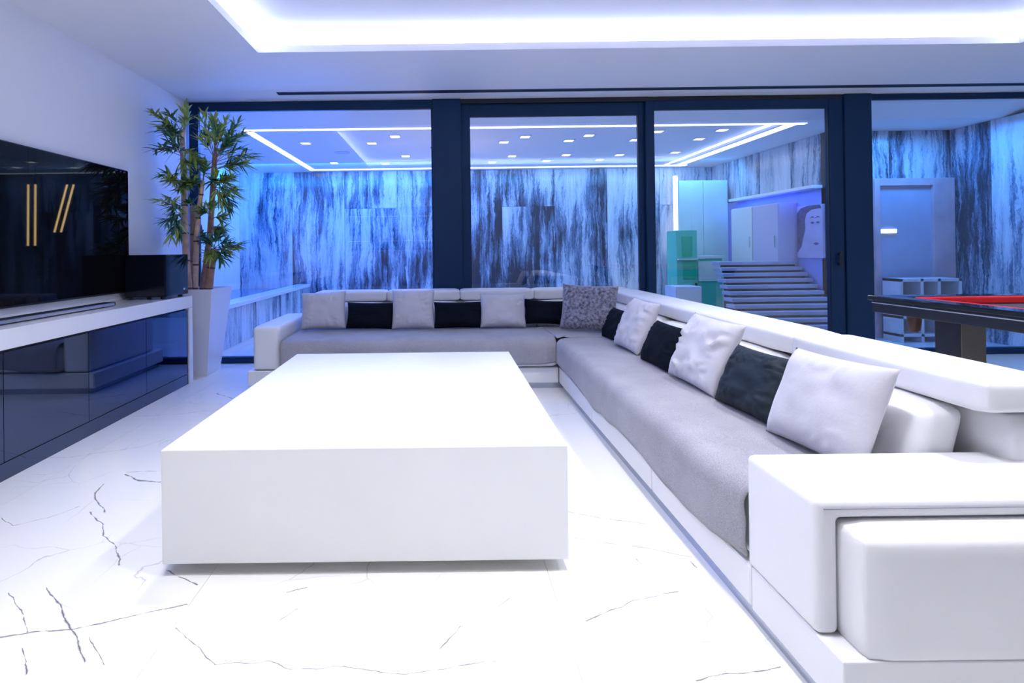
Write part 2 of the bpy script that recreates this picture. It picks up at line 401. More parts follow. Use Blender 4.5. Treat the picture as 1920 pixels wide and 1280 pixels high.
# ---------------------------------------------------------------- the setting: lounge
XL, XR, YN, YW, ZC = -2.65, 6.6, -3.2, 5.5, 2.70
fl = struct('floor', box(XL - .1, XR + .1, YN - .1, YW + .04, -0.10, -0.004), M['grout'])
xs = [-2.65, -2.05, -0.85, 0.35, 1.55, 2.75, 3.95, 5.15, 6.6]
ys = [-3.2, -1.05, 1.36, 3.77, 5.54]
for i in range(len(xs) - 1):
    for j in range(len(ys) - 1):
        g = 0.0006
        obj('floor_slab', box(xs[i] + g, xs[i + 1] - g, ys[j] + g, ys[j + 1] - g, -0.004, 0.0), floor_mat(xs[i], xs[i + 1], ys[j], ys[j + 1]), fl)
struct('wall_left', box(XL - 0.15, XL, YN, YW + 0.05, 0, ZC + .3), M['plaster'])
struct('wall_near', box(XL - .15, XR + .15, YN - .15, YN, 0, ZC + .3), M['plaster'])
struct('wall_right', box(XR, XR + .15, YN, YW + .05, 0, ZC + .3), M['plaster'])
# soffit ring round the cove, raised ceiling above
CX0, CX1, CY0, CY1 = -1.44, 4.50, 1.0, 4.15
cl = struct('ceiling', boxes([(XL - .1, CX0, YN, 5.19, ZC, ZC + .04), (CX1, XR + .1, YN, 5.19, ZC, ZC + .04), (XL - .1, CX0, 5.29, YW + .06, ZC, ZC + .04), (CX1, XR + .1, 5.29, YW + .06, ZC, ZC + .04), (XL - .1, -1.63, 5.19, 5.29, ZC, ZC + .04), (6.2, XR + .1, 5.19, 5.29, ZC, ZC + .04),
                        (CX0, CX1, YN, CY0, ZC, ZC + .04), (CX0, CX1, CY1, 5.19, ZC, ZC + .04), (CX0, CX1, 5.29, YW + .06, ZC, ZC + .04), (CX0, CX1, 5.19, 5.29, ZC + .03, ZC + .04)]), M['ceiling'])
obj('raised_panel', box(CX0 - .2, CX1 + .2, CY0 - .2, CY1 + .2, ZC + .15, ZC + .19), M['ceiling'], cl)
obj('recess_side', boxes([(CX0 - .2, CX0 - .16, CY0 - .2, CY1 + .2, ZC + .04, ZC + .15), (CX1 + .16, CX1 + .2, CY0 - .2, CY1 + .2, ZC + .04, ZC + .15),
                           (CX0 - .16, CX1 + .16, CY0 - .2, CY0 - .16, ZC + .04, ZC + .15), (CX0 - .16, CX1 + .16, CY1 + .16, CY1 + .2, ZC + .04, ZC + .15)]), M['ceiling'], cl)
obj('recess_lip', boxes([(CX0 - .012, CX0, CY0, CY1, ZC + .04, ZC + .055), (CX1, CX1 + .012, CY0, CY1, ZC + .04, ZC + .055),
                          (CX0, CX1, CY0 - .012, CY0, ZC + .04, ZC + .055), (CX0, CX1, CY1, CY1 + .012, ZC + .04, ZC + .055)]), M['ceiling'], cl)
led = thing('cove_led_strip', 'white light strip glowing around the inside of the ceiling recess', 'light strip', (1.5, 2.5, ZC + .04))
for q in ((CX0 - .10, CX0 - .05, CY0 - .1, CY1 + .1), (CX1 + .05, CX1 + .10, CY0 - .1, CY1 + .1), (CX0 - .05, CX1 + .05, CY0 - .10, CY0 - .05), (CX0 - .05, CX1 + .05, CY1 + .05, CY1 + .10)):
    obj('led_strip', box(*q, ZC + .041, ZC + .055), M['led_cove'], led)
# air slot in the soffit in front of the windows
sl = thing('slot_diffuser', 'long dark air slot in the white ceiling above the window wall', 'air vent', (2.2, 5.24, ZC))
obj('slot_channel', box(-1.63, 6.2, 5.195, 5.285, ZC - .001, ZC + .03), M['slot'], sl)
obj('slot_blade', box(-1.63, 6.2, 5.235, 5.245, ZC - .006, ZC - .001), M['slot'], sl)

# window wall
def frame(x0, x1, z0, z1, wl, wr, wt, wb, y0=YW, y1=YW + .07):
    return boxes([(x0, x0 + wl, y0, y1, z0, z1), (x1 - wr, x1, y0, y1, z0, z1), (x0 + wl, x1 - wr, y0, y1, z1 - wt, z1), (x0 + wl, x1 - wr, y0, y1, z0, z0 + wb)], bev=0.004)
def opening(name, x0, x1, wl, wr, wt, wb, y0=YW, z1=2.695):
    o = struct(name, frame(x0, x1, 0.0, z1, wl, wr, wt, wb, y0, y0 + .07), M['frame'])
    obj('glass_pane', box(x0 + wl - .004, x1 - wr + .004, y0 + .032, y0 + .038, wb - .004, z1 - wt + .004), M['glass'], o)
    obj('gasket', boxes([(x0 + wl, x0 + wl + .006, y0 + .008, y0 + .03, wb, z1 - wt), (x1 - wr - .006, x1 - wr, y0 + .008, y0 + .03, wb, z1 - wt),
                          (x0 + wl, x1 - wr, y0 + .008, y0 + .03, z1 - wt - .006, z1 - wt)]), M['gasket'], o)
    return o
opening('window_1', -2.63, -0.112, .085, .012, .085, .065)
opening('window_2', 4.405, XR, .012, .06, .05, .065)
struct('trim_1', box(-0.112, 0.178, YW - .02, YW + .12, 0, 2.70, bev=.006), M['frame'])
struct('trim_2', box(4.125, 4.405, YW - .02, YW + .12, 0, 2.70, bev=.006), M['frame'])
struct('trim_3', box(0.178, 4.125, YW + .0, YW + .12, 2.655, 2.70, bev=.004), M['gasket'])
d1 = opening('door_1', 0.178, 2.085, .092, .055, .125, .09, YW + .045, 2.655)
d2 = opening('door_2', 2.085, 4.115, .085, .14, .09, .09, YW - .005, 2.655)
h = obj('door_handle', box(4.035, 4.065, YW - .05, YW - .03, 0.92, 1.08, bev=.008), M['black_satin'], d2)
obj('handle_mount', boxes([(4.04, 4.06, YW - .03, YW - .005, 0.94, 0.96), (4.04, 4.06, YW - .03, YW - .005, 1.04, 1.06)]), M['black_satin'], h)

# ---------------------------------------------------------------- the setting: winter garden beyond the glass
GX0, GX1, GY, GZ = -3.64, 4.75, 9.46, 2.55
gf = struct('floor_garden', box(-4.0, 6.9, YW + .04, 9.7, -0.10, -0.004), M['grout'])
gx = [-4.0, -2.4, -1.0, .4, 1.8, 3.2, 4.75, 6.9]
gy = [YW + .04, 6.8, 8.1, 9.7]
for i in range(len(gx) - 1):
    for j in range(len(gy) - 1):
        obj('floor_slab', box(gx[i] + .002, gx[i + 1] - .002, gy[j] + .002, gy[j + 1] - .002, -.004, 0), M['garden_floor'], gf)
# ceiling with a rectangular LED recess
LX0, LX1, LY0, LY1 = -2.32, 4.18, 6.15, 9.25
gc = struct('ceiling_garden', box(-3.9, 6.9, 5.99, 9.7, GZ, GZ + .12), M['ceiling'])
bm = bmesh.new()
f_ = [[bm.verts.new((x, y, z)) for y, z in ((YW + .075, 2.65), (5.99, GZ), (5.99, GZ + .1), (YW + .075, 2.68))] for x in (-3.9, 6.9)]
bm.faces.new(f_[0]); bm.faces.new(f_[1][::-1])
for i in range(4): bm.faces.new((f_[0][i], f_[0][(i + 1) % 4], f_[1][(i + 1) % 4], f_[1][i]))
obj('ceiling_slope', bm, M['ceiling'], gc)
struct('trim_4', box(-3.9, 6.9, YW + .072, YW + .125, 2.68, 2.72), M['frame'])
rec = thing('garden_led_frame', 'rectangle of thin white light lines in the ceiling beyond the glass', 'light strip', ((LX0 + LX1) / 2, (LY0 + LY1) / 2, GZ))
wd = .055
for q in ((LX0, LX0 + .09, LY0, LY1), (LX1 - .2, LX1 - .08, LY0, LY1), (LX0, LX1, LY0 - wd / 2, LY0 + wd / 2), (LX0, LX1, LY1 - .09, LY1)):
    obj('led_strip', box(*q, GZ - .006, GZ - .0005), M['led_white'], rec)
obj('led_strip', box(LX1 - .42, LX1 - .36, LY0, LY1, GZ - .006, GZ - .0005), M['led_soft'], rec)
def slab_wall(name, axis, const, a0, a1, rows, width, mat, front):
    """wall of big marble slabs: every slab its own object, joints recessed"""
    bk = (a0, a1, const + .03 * front, const + .12 * front) if axis == 'x' else (const + .03 * front, const + .12 * front, a0, a1)
    if bk[0] > bk[1]: bk = (bk[1], bk[0], bk[2], bk[3])
    if bk[2] > bk[3]: bk = (bk[0], bk[1], bk[3], bk[2])
    o = struct(name, box(*bk, rows[0], rows[-1]), M['gasket'])
    n = max(1, round((a1 - a0) / width)); st = (a1 - a0) / n
    for k in range(n):
        rr = rows if (k * 7 + 1) % 3 == 0 else [rows[0], rows[-1]]
        for z0, z1 in zip(rr[:-1], rr[1:]):
            p0, p1 = a0 + k * st + .002, a0 + (k + 1) * st - .002
            d = random.uniform(0, .003)
            c0, c1 = sorted((const + d * front, const + .03 * front))
            b = box(p0, p1, c0, c1, z0 + .002, z1 - .002) if axis == 'x' else box(c0, c1, p0, p1, z0 + .002, z1 - .002)
            obj('marble_slab', b, mat, o)
    return o
slab_wall('wall_far', 'x', GY, GX0, GX1, [0, 1.89, GZ], 0.93, M['marble'], 1)
slab_wall('wall_far_right', 'y', GX1, 6.6, GY, [1.90, GZ], 0.72, M['marble'], 1)
struct('wall_far_right_lower', box(GX1, GX1 + .12, 6.6, GY, 0, 1.86), M['blue_lit_wall'])
struct('trim_5', box(GX1 - .14, GX1 + .12, 6.7, GY - .8, 1.86, 1.90, bev=.004), M['console'])
slab_wall('wall_block', 'x', 6.6, GX1, 6.27, [0, 1.0, GZ], 0.76, M['marble'], 1)
slab_wall('wall_garden_right', 'y', 6.27, YW + .13, 6.6, [0, GZ], 0.5, M['marble'], 1)
struct('wall_garden_left', box(GX0 - .12, GX0, YW + .04, GY, 0, GZ), M['plaster'])
struct('wall_garden_return', box(GX0, XL - .15, YW + .04, YW + .12, 0, GZ), M['plaster'])

# downlights in the garden ceiling
DL = [(-1.79, 6.91), (-0.94, 6.96), (-0.6, 6.56), (-1.75, 8.49), (-0.57, 7.94), (-0.95, 8.6), (0.79, 7.0), (1.02, 6.68), (1.63, 6.95), (1.81, 6.64), (2.5, 6.97), (1.03, 8.06), (1.84, 8.03), (0.78, 8.63), (1.64, 8.54), (2.66, 8.08), (2.48, 8.5), (2.6, 6.47), (3.44, 7.92), (3.33, 6.95), (3.36, 6.43)]
def pane_of(x, y):
    q = x * 5.5 / y
    return 'the left fixed window' if q < 0 else 'the left sliding door' if q < 2.1 else 'the right sliding door'
def row_of(y): return 'nearest' if y < 6.8 else 'second' if y < 7.5 else 'third' if y < 8.3 else 'farthest'
ORD = ['first', 'second', 'third', 'fourth', 'fifth']
grp = {}
for p in DL: grp.setdefault((pane_of(*p), row_of(p[1])), []).append(p)
bez = None
for (pn, rw), lst in grp.items():
    lst.sort(key=lambda p: p[0] / p[1])
    for k, (x, y) in enumerate(lst):
        pos = '' if len(lst) == 1 else ', ' + ORD[k] + ' from left'
        t = thing('recessed_downlight', 'small square ceiling downlight seen through %s, %s row%s' % (pn, rw, pos), 'ceiling light', (x, y, GZ), 'recessed downlights beyond the glass')
        if bez is None:
            bez = obj('bezel', boxes([(x - .075, x - .055, y - .075, y + .075, GZ - .008, GZ - .0005), (x + .055, x + .075, y - .075, y + .075, GZ - .008, GZ - .0005),
                                (x - .055, x + .055, y - .075, y - .055, GZ - .008, GZ - .0005), (x - .055, x + .055, y + .055, y + .075, GZ - .008, GZ - .0005)]), M['ceiling'], t)
            lens = obj('lamp_lens', box(x - .055, x + .055, y - .055, y + .055, GZ - .006, GZ - .0005), M['lamp'], t)
        else:
            for s in (bez, lens):
                c = s.copy(); COL.objects.link(c); c.parent = t
for i, (x, y) in enumerate(((-1.45, 7.6), (0.0, 7.55))):
    o = obj('ceiling_speaker', cyl(bmesh.new(), (x, y), .11, GZ - .008, GZ - .0005, 20), M['shelf'])
    tag(o, 'flat round grille in the garden ceiling, ' + ('left' if i == 0 else 'right') + ' one of two', 'speaker')

# raised plunge pool along the left of the garden
pl = thing('plunge_pool', 'raised pool with white coping and blue marble front beyond the left window', 'pool', (-2.9, 7.5, 0))
obj('coping', boxes([(-2.62, -2.38, 5.75, 9.40, .52, .57), (-3.62, -2.62, 5.75, 5.95, .52, .57)], bev=.006), M['console'], pl)
obj('pool_body', boxes([(-2.62, -2.45, 5.8, 9.4, 0, .52), (-3.62, -2.62, 5.8, 5.95, 0, .52)]), M['plaster'], pl)
for k in range(7):
    a = 5.8 + k * .514
    obj('marble_slab', box(-2.45, -2.425, a + .003, a + .511, .08, .52), M['marble_low'], pl)
obj('kickboard', box(-2.45, -2.435, 5.8, 9.4, 0, .08), M['console'], pl)
obj('water', box(-3.62, -2.62, 5.95, 9.4, .38, .50), M['water'], pl)

# things at the right end of the garden
t = thing('green_lit_cabinet', 'tall green-lit cabinet with darker green screens behind the right sliding door', 'cabinet', (3.62, 8.05, 0))
obj('cabinet_body', box(3.47, 3.78, 8.0, 8.35, 0, 1.39, bev=.006), M['mint'], t)
obj('screen', box(3.55, 3.70, 7.985, 8.0, 1.00, 1.30, bev=.004), M['green'], t)
obj('screen', box(3.56, 3.76, 7.985, 8.0, .66, .93, bev=.004), M['green'], t)
obj('shelf_ledge', box(3.48, 3.77, 7.95, 8.0, .945, .965), M['pale_green'], t)
obj('cabinet_handle', box(3.74, 3.76, 7.97, 8.0, .32, .60), M['black_satin'], t)
t = thing('green_lit_counter', 'lower pale green-lit counter standing right of the green cabinet beyond the glass', 'counter', (3.98, 8.1, 0))
obj('counter_body', box(3.79, 4.18, 8.05, 8.4, 0, .96, bev=.006), M['mint'], t)
obj('counter_top', box(3.785, 4.2, 8.03, 8.42, .96, 1.0, bev=.004), M['pale_green'], t)
obj('drawer', box(3.81, 4.16, 8.035, 8.05, .62, .92), M['pale_green'], t)
t = thing('pale_partition', 'tall pale green wall panel behind the right sliding door, right of the light column', 'partition', (4.2, 8.75, 0))
obj('panel', box(3.83, 4.22, 8.70, 8.76, 0, 2.22, bev=.004), M['pale_green'], t)
obj('panel', box(4.225, 4.62, 8.70, 8.76, 0, 2.22, bev=.004), M['pale_green'], t)
t = thing('light_column', 'thin upright strip of warm white light against the dark marble', 'light strip', (4.02, 9.3, 0))
obj('led_tube', box(4.0, 4.07, 9.30, 9.33, 1.02, 2.38, bev=.005), M['led_warm'], t)
obj('led_base', box(3.98, 4.09, 9.29, 9.40, 0, 1.02), M['gasket'], t)
t = thing('low_glow_panel', 'low yellowish lit ledge at the foot of the dark marble', 'ledge', (3.6, 9.0, 0))
obj('ledge_body', box(3.05, 3.44, 8.85, 9.2, 0, .36), M['cabinet'], t)
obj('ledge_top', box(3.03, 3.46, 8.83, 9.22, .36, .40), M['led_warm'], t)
def wall_cabinet(y0, y1, mat, label):
    t = thing('wall_cabinet', label, 'cabinet', (4.65, (y0 + y1) / 2, .72), 'wall cabinets beyond the glass')
    obj('cabinet_body', box(4.50, 4.745, y0, y1, .72, 1.72, bev=.004), mat, t)
    d = obj('cabinet_door', box(4.482, 4.50, y0 + .006, y1 - .006, .73, 1.71, bev=.003), mat, t)
    obj('handle', box(4.47, 4.482, y0 + .05, y0 + .07, 1.12, 1.28), M['chrome'], d)
wall_cabinet(7.78, 8.35, M['cabinet'], 'pale white wall cabinet, left one of the pair, behind the right sliding door')
wall_cabinet(7.18, 7.77, M['cabinet_lav'], 'lavender wall cabinet, right one of the pair, next to the picture')
t = thing('wall_picture', 'lilac picture of a dark shape with two eyes on the right garden wall', 'picture', (4.74, 6.95, .98))
obj('canvas', box(4.715, 4.748, 6.66, 7.14, .98, 1.66), M['art_ground'], t)
bmv = bmesh.new()
def flat_poly(bm, pts, x):
    f = [bm.verts.new((x, y, z)) for y, z in pts]; g_ = [bm.verts.new((x - .003, y, z)) for y, z in pts]
    bm.faces.new(f); bm.faces.new(g_[::-1])
    for i in range(len(pts)): bm.faces.new((f[i], f[(i + 1) % len(pts)], g_[(i + 1) % len(pts)], g_[i]))
flat_poly(bmv, [(7.135, 1.05), (7.135, 1.57), (7.06, 1.63), (6.92, 1.655), (6.70, 1.655), (6.68, 1.61), (6.86, 1.60), (6.95, 1.555), (6.985, 1.47), (6.98, 1.36), (7.02, 1.24), (7.06, 1.12)], 4.715)
obj('painted_hair', bmv, M['art_dark'], t)
bmv = bmesh.new()
for yc in (6.84, 6.74):
    flat_poly(bmv, [(yc + .04, 1.43), (yc, 1.448), (yc - .038, 1.43), (yc, 1.418)], 4.715)
    flat_poly(bmv, [(yc + .05, 1.49), (yc, 1.515), (yc - .045, 1.49), (yc, 1.50)], 4.715)
obj('painted_eyes', bmv, M['art_dark'], t)
bmv = bmesh.new(); flat_poly(bmv, [(6.83, 1.165), (6.775, 1.182), (6.72, 1.165), (6.775, 1.142)], 4.715)
obj('painted_mouth', bmv, M['art_red'], t)
t = thing('stone_steps', 'pale stone steps with dark gaps rising behind the right sliding door', 'steps', (4.0, 6.7, 0))
for k in range(13):
    z = .07 + k * .072; y = 5.95 + k * .10
    obj('tread', box(3.36 + .026 * k, 4.72, y, y + .20, z - .045, z, bev=.005), M['step'], t)
    obj('riser', box(3.40 + .026 * k, 4.70, y + .025, y + .055, z - .072, z - .045), M['gasket'], t)
obj('stringer', boxes([(3.50 + .026 * k, 4.70, 6.01 + k * .10, 6.11 + k * .10, 0, .0 + k * .072) for k in range(1, 13)]), M['gasket'], t)
t = thing('low_drawer_unit', 'low pale two-drawer unit in front of the green cabinet beyond the glass', 'cabinet', (3.35, 7.15, 0))
obj('cabinet_body', box(3.02, 3.36, 7.0, 7.35, 0, .62, bev=.005), M['shelf'], t)
obj('drawer', box(3.04, 3.34, 6.985, 7.0, .33, .58, bev=.003), M['cabinet'], t)
obj('drawer', box(3.04, 3.34, 6.985, 7.0, .05, .30, bev=.003), M['cabinet'], t)
dr = struct('door_3', boxes([(5.26, 5.33, 6.52, 6.598, 0, 1.95), (5.98, 6.24, 6.52, 6.598, 0, 1.95), (5.33, 5.98, 6.52, 6.598, 1.86, 1.95)], bev=.004), M['blush'])
obj('door_leaf', box(5.33, 5.98, 6.56, 6.597, 0, 1.86), M['door_grey'], dr)
obj('door_reader', box(5.36, 5.54, 6.54, 6.56, 1.28, 1.33), M['led_soft'], dr)
t = thing('cubby_shelf', 'low white open shelf with dark square cubbies before the blush door frame', 'shelf', (5.6, 6.3, 0))
obj('shelf_board', boxes([(5.28, 6.0, 6.20, 6.45, z - .035, z) for z in (.10, .31, .52, .74)], bev=.002), M['shelf'], t)
obj('shelf_side', boxes([(x, x + .035, 6.20, 6.45, .0, .74) for x in (5.28, 5.52, 5.72, 5.965)], bev=.002), M['shelf'], t)
obj('shelf_back', box(5.30, 5.99, 6.44, 6.46, .02, .72), M['door_grey'], t)

# ---------------------------------------------------------------- wall television and console
t = thing('television', 'large black flat television hanging on the white left wall', 'television', (-2.63, 3.5, .83))
obj('casing', box(-2.649, -2.612, 2.55, 4.40, .83, 1.83, bev=.004), M['black_satin'], t)
obj('screen', box(-2.612, -2.606, 2.558, 4.392, .845, 1.822), M['black_glass'], t)
CF = -2.26
con = thing('media_console', 'long white console with dark mirrored doors along the left wall', 'console', (-2.45, 3.0, 0))
obj('top', box(-2.648, CF + .012, .40, 4.735, .665, .77, bev=.003), M['console'], con)
obj('end_panel', box(-2.648, CF + .012, 4.675, 4.735, 0, .664, bev=.003), M['console'], con)
obj('carcass', box(-2.64, CF - .02, .42, 4.674, .0, .66), M['black_satin'], con)
edges = [4.672, 4.02, 3.37, 2.72, 2.07, 1.42, .77, .42]
for a, b_ in zip(edges[:-1], edges[1:]):
    obj('mirror_door', box(CF - .018, CF, b_ + .002, a - .002, .093, .650), M['mirror'], con)
obj('plinth', box(CF - .018, CF - .001, .42, 4.672, 0, .088), M['mirror'], con)
t = thing('soundbar', 'slim dark soundbar lying on the white console below the television', 'soundbar', (-2.42, 3.0, .77))
obj('bar_body', box(-2.47, -2.385, 2.1, 3.86, .774, .800, bev=.006), M['black_satin'], t)
obj('grille', box(-2.3849, -2.3835, 2.12, 3.84, .778, .797), M['steel'], t)
for y in (2.3, 3.7): obj('foot', box(-2.45, -2.40, y, y + .05, .7705, .775), M['gasket'], t)
t = thing('subwoofer', 'glossy black cube loudspeaker on the console end beside the bamboo', 'speaker', (-2.43, 4.5, .77))
obj('cabinet', box(-2.60, -2.262, 4.32, 4.69, .79, 1.135, bev=.006), M['black_gloss'], t)
obj('front_panel', box(-2.59, -2.272, 4.312, 4.32, .80, 1.125, bev=.003), M['black_gloss'], t)
obj('badge', box(-2.263, -2.2605, 4.60, 4.63, .83, .845), M['chrome'], t)
for x in (-2.58, -2.31):
    for y in (4.36, 4.64): obj('foot', cyl(bmesh.new(), (x, y), .02, .7705, .79, 12), M['black_satin'], t)

# ---------------------------------------------------------------- potted bamboo
def frustum(x, y, z0, z1, a, b_, bev=.012):
    bm = box(-1, 1, -1, 1, 0, 1)
    for v in bm.verts:
        s = b_ if v.co.z > .5 else a
        v.co = Vector((x + v.co.x * s, y + v.co.y * s, z0 + v.co.z * (z1 - z0)))
    return bm
PX, PY = -2.365, 5.09
pb = thing('potted_bamboo', 'tall bamboo with thick canes in a tapered white square pot', 'plant', (PX, PY, 0))
bm = frustum(PX, PY, 0.0, .81, .145, .235)
top = [f for f in bm.faces if f.calc_center_median().z > .80]
r = bmesh.ops.inset_region(bm, faces=top, thickness=.025)
r = bmesh.ops.extrude_face_region(bm, geom=top)
bmesh.ops.delete(bm, geom=top, context='FACES')
for v in [g for g in r['geom'] if isinstance(g, bmesh.types.BMVert)]: v.co.z -= .06
obj('pot', bm, M['pot'], pb)
bm = bmesh.new()
for _ in range(160):
    x, y = PX + random.uniform(-.19, .19), PY + random.uniform(-.19, .19)
    mt = Matrix.Translation((x, y, .76 + random.uniform(-.005, .01))) @ Matrix.Diagonal((1, random.uniform(.7, 1), .7, 1))
    bmesh.ops.create_icosphere(bm, subdivisions=1, radius=random.uniform(.012, .02), matrix=mt)
obj('pebbles', bm, M['pebble'], pb, True, 'stuff')
def cane(pts, r0, mat, step=.26):
    P = [Vector(p) for p in pts]
    segs = [(b_ - a).length for a, b_ in zip(P[:-1], P[1:])]; tot = sum(segs)
    def f(s):
        for a, b_, l in zip(P[:-1], P[1:], segs):
            if s <= l: return a.lerp(b_, s / l)
            s -= l
        return P[-1]
    bm = bmesh.new(); n = int(tot / .03)
    Q = [f(tot * i / n) for i in range(n + 1)]
    R_ = [r0 * (1 - .25 * i / n) for i in range(n + 1)]
    tube(bm, Q, R_, 10)
    c = obj('cane', bm, mat, pb, True)
    s = .12
    while s < tot - .03:
        q = f(s); d = (f(min(s + .02, tot)) - f(max(0, s - .02))).normalized(); rr = r0 * (1 - .25 * s / tot)
        bn = bmesh.new()
        tube(bn, [q - d * .007, q, q + d * .007], [rr * 1.0, rr * 1.09, rr * 1.0], 10)
        obj('cane_joint', bn, M['node'], c, True)
        s += step
def w_(px, py, Y):
    """point on the plant: metres from the plant's photo-measured offsets"""
    return Vector(((px - 834) * Y / 1000 + .0000 * py, Y, 1.15 - (py - 463 + .0125 * (px - 834)) * Y / 1000))
cane([w_(354, 560, 5.02), w_(348, 479, 5.02), w_(346, 360, 5.02), w_(344, 240, 5.03)], .033, M['cane_tan'])
cane([w_(362, 560, 5.14), w_(362, 470, 5.14), w_(362, 382, 5.13)], .034, M['cane_brown'])
cane([w_(364, 560, 5.0), w_(368, 440, 5.0), w_(374, 380, 4.99), w_(381, 335, 4.98)], .027, M['cane_tan'], .22)
cane([w_(376, 560, 5.16), w_(394, 430, 5.16), w_(401, 330, 5.15), w_(405, 283, 5.15)], .032, M['cane_brown'])
cane([w_(386, 560, 5.06), w_(394, 500, 5.06), w_(402, 462, 5.06)], .044, M['cane_brown'], .20)

def leaf(bm, p, d, up, L_, W_):
    d = d.normalized(); s = d.cross(up)
    if s.length < 1e-3: s = d.cross(Vector((1, 0, 0)))
    s.normalize(); n = s.cross(d).normalized()
    if n.z < 0: n = -n
    prof = [(0.0, .12), (.22, .85), (.5, 1.0), (.78, .6), (1.0, 0.0)]
    mid, lf, rt = [], [], []
    for t_, wv in prof:
        q = p + d * L_ * t_ - Vector((0, 0, 1)) * (L_ * .22 * t_ * t_)
        q.x = max(q.x, -2.632 + (q.y - 5) * .004)
        mid.append(bm.verts.new(q - n * W_ * .18 * wv))
        lf.append(bm.verts.new(q + s * W_ * wv * .5) if wv > 0 else None)
        rt.append(bm.verts.new(q - s * W_ * wv * .5) if wv > 0 else None)
    for i in range(4):
        if lf[i + 1] is not None:
            bm.faces.new((mid[i], mid[i + 1], lf[i + 1], lf[i])); bm.faces.new((mid[i], rt[i], rt[i + 1], mid[i + 1]))
        else:
            bm.faces.new((mid[i], mid[i + 1], lf[i])); bm.faces.new((mid[i], rt[i], mid[i + 1]))
def spray(a, b_, mat, nl=24, L_=.13):
    a, b_ = Vector(a), Vector(b_)
    bm = bmesh.new(); d0 = (b_ - a).normalized()
    sag = Vector((0, 0, .02))
    for i in range(nl):
        t_ = .35 + .65 * i / (nl - 1)
        p = a.lerp(b_, t_) + sag * math.sin(PI * t_)
        side = Vector((random.uniform(-1, 1), random.uniform(-1, 1), random.uniform(-.65, .75)))
        d = d0 * (.55 + .5 * t_) + side * .75
        leaf(bm, p, d, Vector((random.uniform(-.4, .4), random.uniform(-.4, .4), 1)), L_ * random.uniform(.7, 1.15), .0195 * random.uniform(.8, 1.25))
    o = obj('leaf_spray', bm, mat, pb)
    tw = bmesh.new(); tube(tw, [a, a.lerp(b_, .5) + sag, b_], [.004, .003, .0015], 5)
    obj('twig', tw, M['cane_brown'], o)
SP = [  # from px, to px, depth, tone
 (345, 250, 285, 205, 4.54, 'l'), (345, 255, 300, 232, 4.61, 'l'), (345, 250, 318, 208, 4.74, 'd'), (346, 262, 322, 240, 4.73, 'd'), (345, 255, 355, 205, 4.95, 'l'),
 (346, 285, 300, 272, 4.61, 'd'), (346, 290, 318, 262, 4.71, 'd'), (346, 280, 362, 282, 4.9, 'l'), (346, 290, 350, 305, 4.88, 'l'), (346, 300, 378, 300, 4.92, 'l'),
 (404, 290, 385, 212, 5.05, 'l'), (404, 290, 405, 218, 5.0, 'l'), (404, 290, 425, 222, 5.1, 'l'), (404, 288, 415, 240, 4.98, 'l'), (404, 295, 448, 225, 5.15, 'd'),
 (404, 290, 455, 250, 5.1, 'd'), (404, 300, 470, 285, 5.1, 'd'), (404, 300, 450, 275, 5.2, 'd'), (404, 305, 460, 305, 5.1, 'd'), (404, 310, 440, 312, 5.0, 'l'),
 (404, 295, 435, 255, 5.02, 'd'), (404, 290, 380, 245, 5.1, 'd'), (404, 285, 430, 270, 5.0, 'd'),
 (346, 340, 310, 322, 4.67, 'd'), (346, 345, 322, 335, 4.73, 'l'), (346, 345, 345, 345, 4.88, 'l'), (346, 345, 365, 330, 4.92, 'd'), (346, 350, 335, 352, 4.9, 'l'), (381, 338, 385, 305, 4.95, 'd'), (381, 340, 360, 345, 4.9, 'd'),
 (402, 340, 425, 340, 4.98, 'l'), (402, 345, 435, 362, 5.0, 'l'), (402, 345, 415, 370, 4.95, 'l'), (402, 340, 432, 330, 5.1, 'd'), (400, 350, 430, 385, 5.05, 'd'), (402, 345, 400, 335, 4.95, 'd'), (402, 348, 440, 350, 5.1, 'l'),
 (347, 380, 296, 372, 4.6, 'l'), (347, 385, 318, 385, 4.74, 'd'), (347, 395, 320, 408, 4.72, 'd'), (347, 400, 322, 428, 4.74, 'd'), (347, 400, 335, 420, 5.05, 'd'), (362, 385, 355, 378, 5.0, 'd'),
 (396, 400, 382, 395, 5.0, 'd'), (396, 405, 415, 408, 5.05, 'd'), (396, 400, 400, 385, 5.0, 'l'), (396, 420, 408, 428, 5.1, 'd'),
 (400, 462, 425, 450, 5.02, 'd'), (400, 462, 445, 458, 5.05, 'l'), (400, 465, 430, 470, 5.0, 'l'), (400, 465, 415, 480, 4.98, 'd'), (400, 460, 410, 440, 5.05, 'd'), (400, 460, 385, 450, 4.98, 'd'), (400, 462, 395, 475, 4.95, 'l'), (370, 435, 382, 440, 4.95, 'd'),
]
random.seed(21)
for k_, (ax_, ay_, bx2, by2, Y, tone) in enumerate(list(SP)):
    if k_ % 5 != 2: SP.append((ax_, ay_ + random.randint(2, 10), bx2 + random.randint(-9, 7), by2 + random.randint(-9, 12), Y + random.uniform(-.06, .06), random.choice('lld')))
for ax_, ay_, bx2, by2, Y, tone in SP:
    spray(w_(ax_, ay_, 5.07), w_(bx2, by2, Y), M['leaf_light' if tone == 'l' else 'leaf_dark'])

# ---------------------------------------------------------------- sofa
so = thing('sectional_sofa', 'large white leather corner sofa filling the middle of the room', 'sofa', (1.2, 3.6, 0))
XF, XB, YF, YB, YE = .92, 1.80, 4.37, 5.44, 1.25     # right wing front/back, back wing front/back, near end
ZB = .172
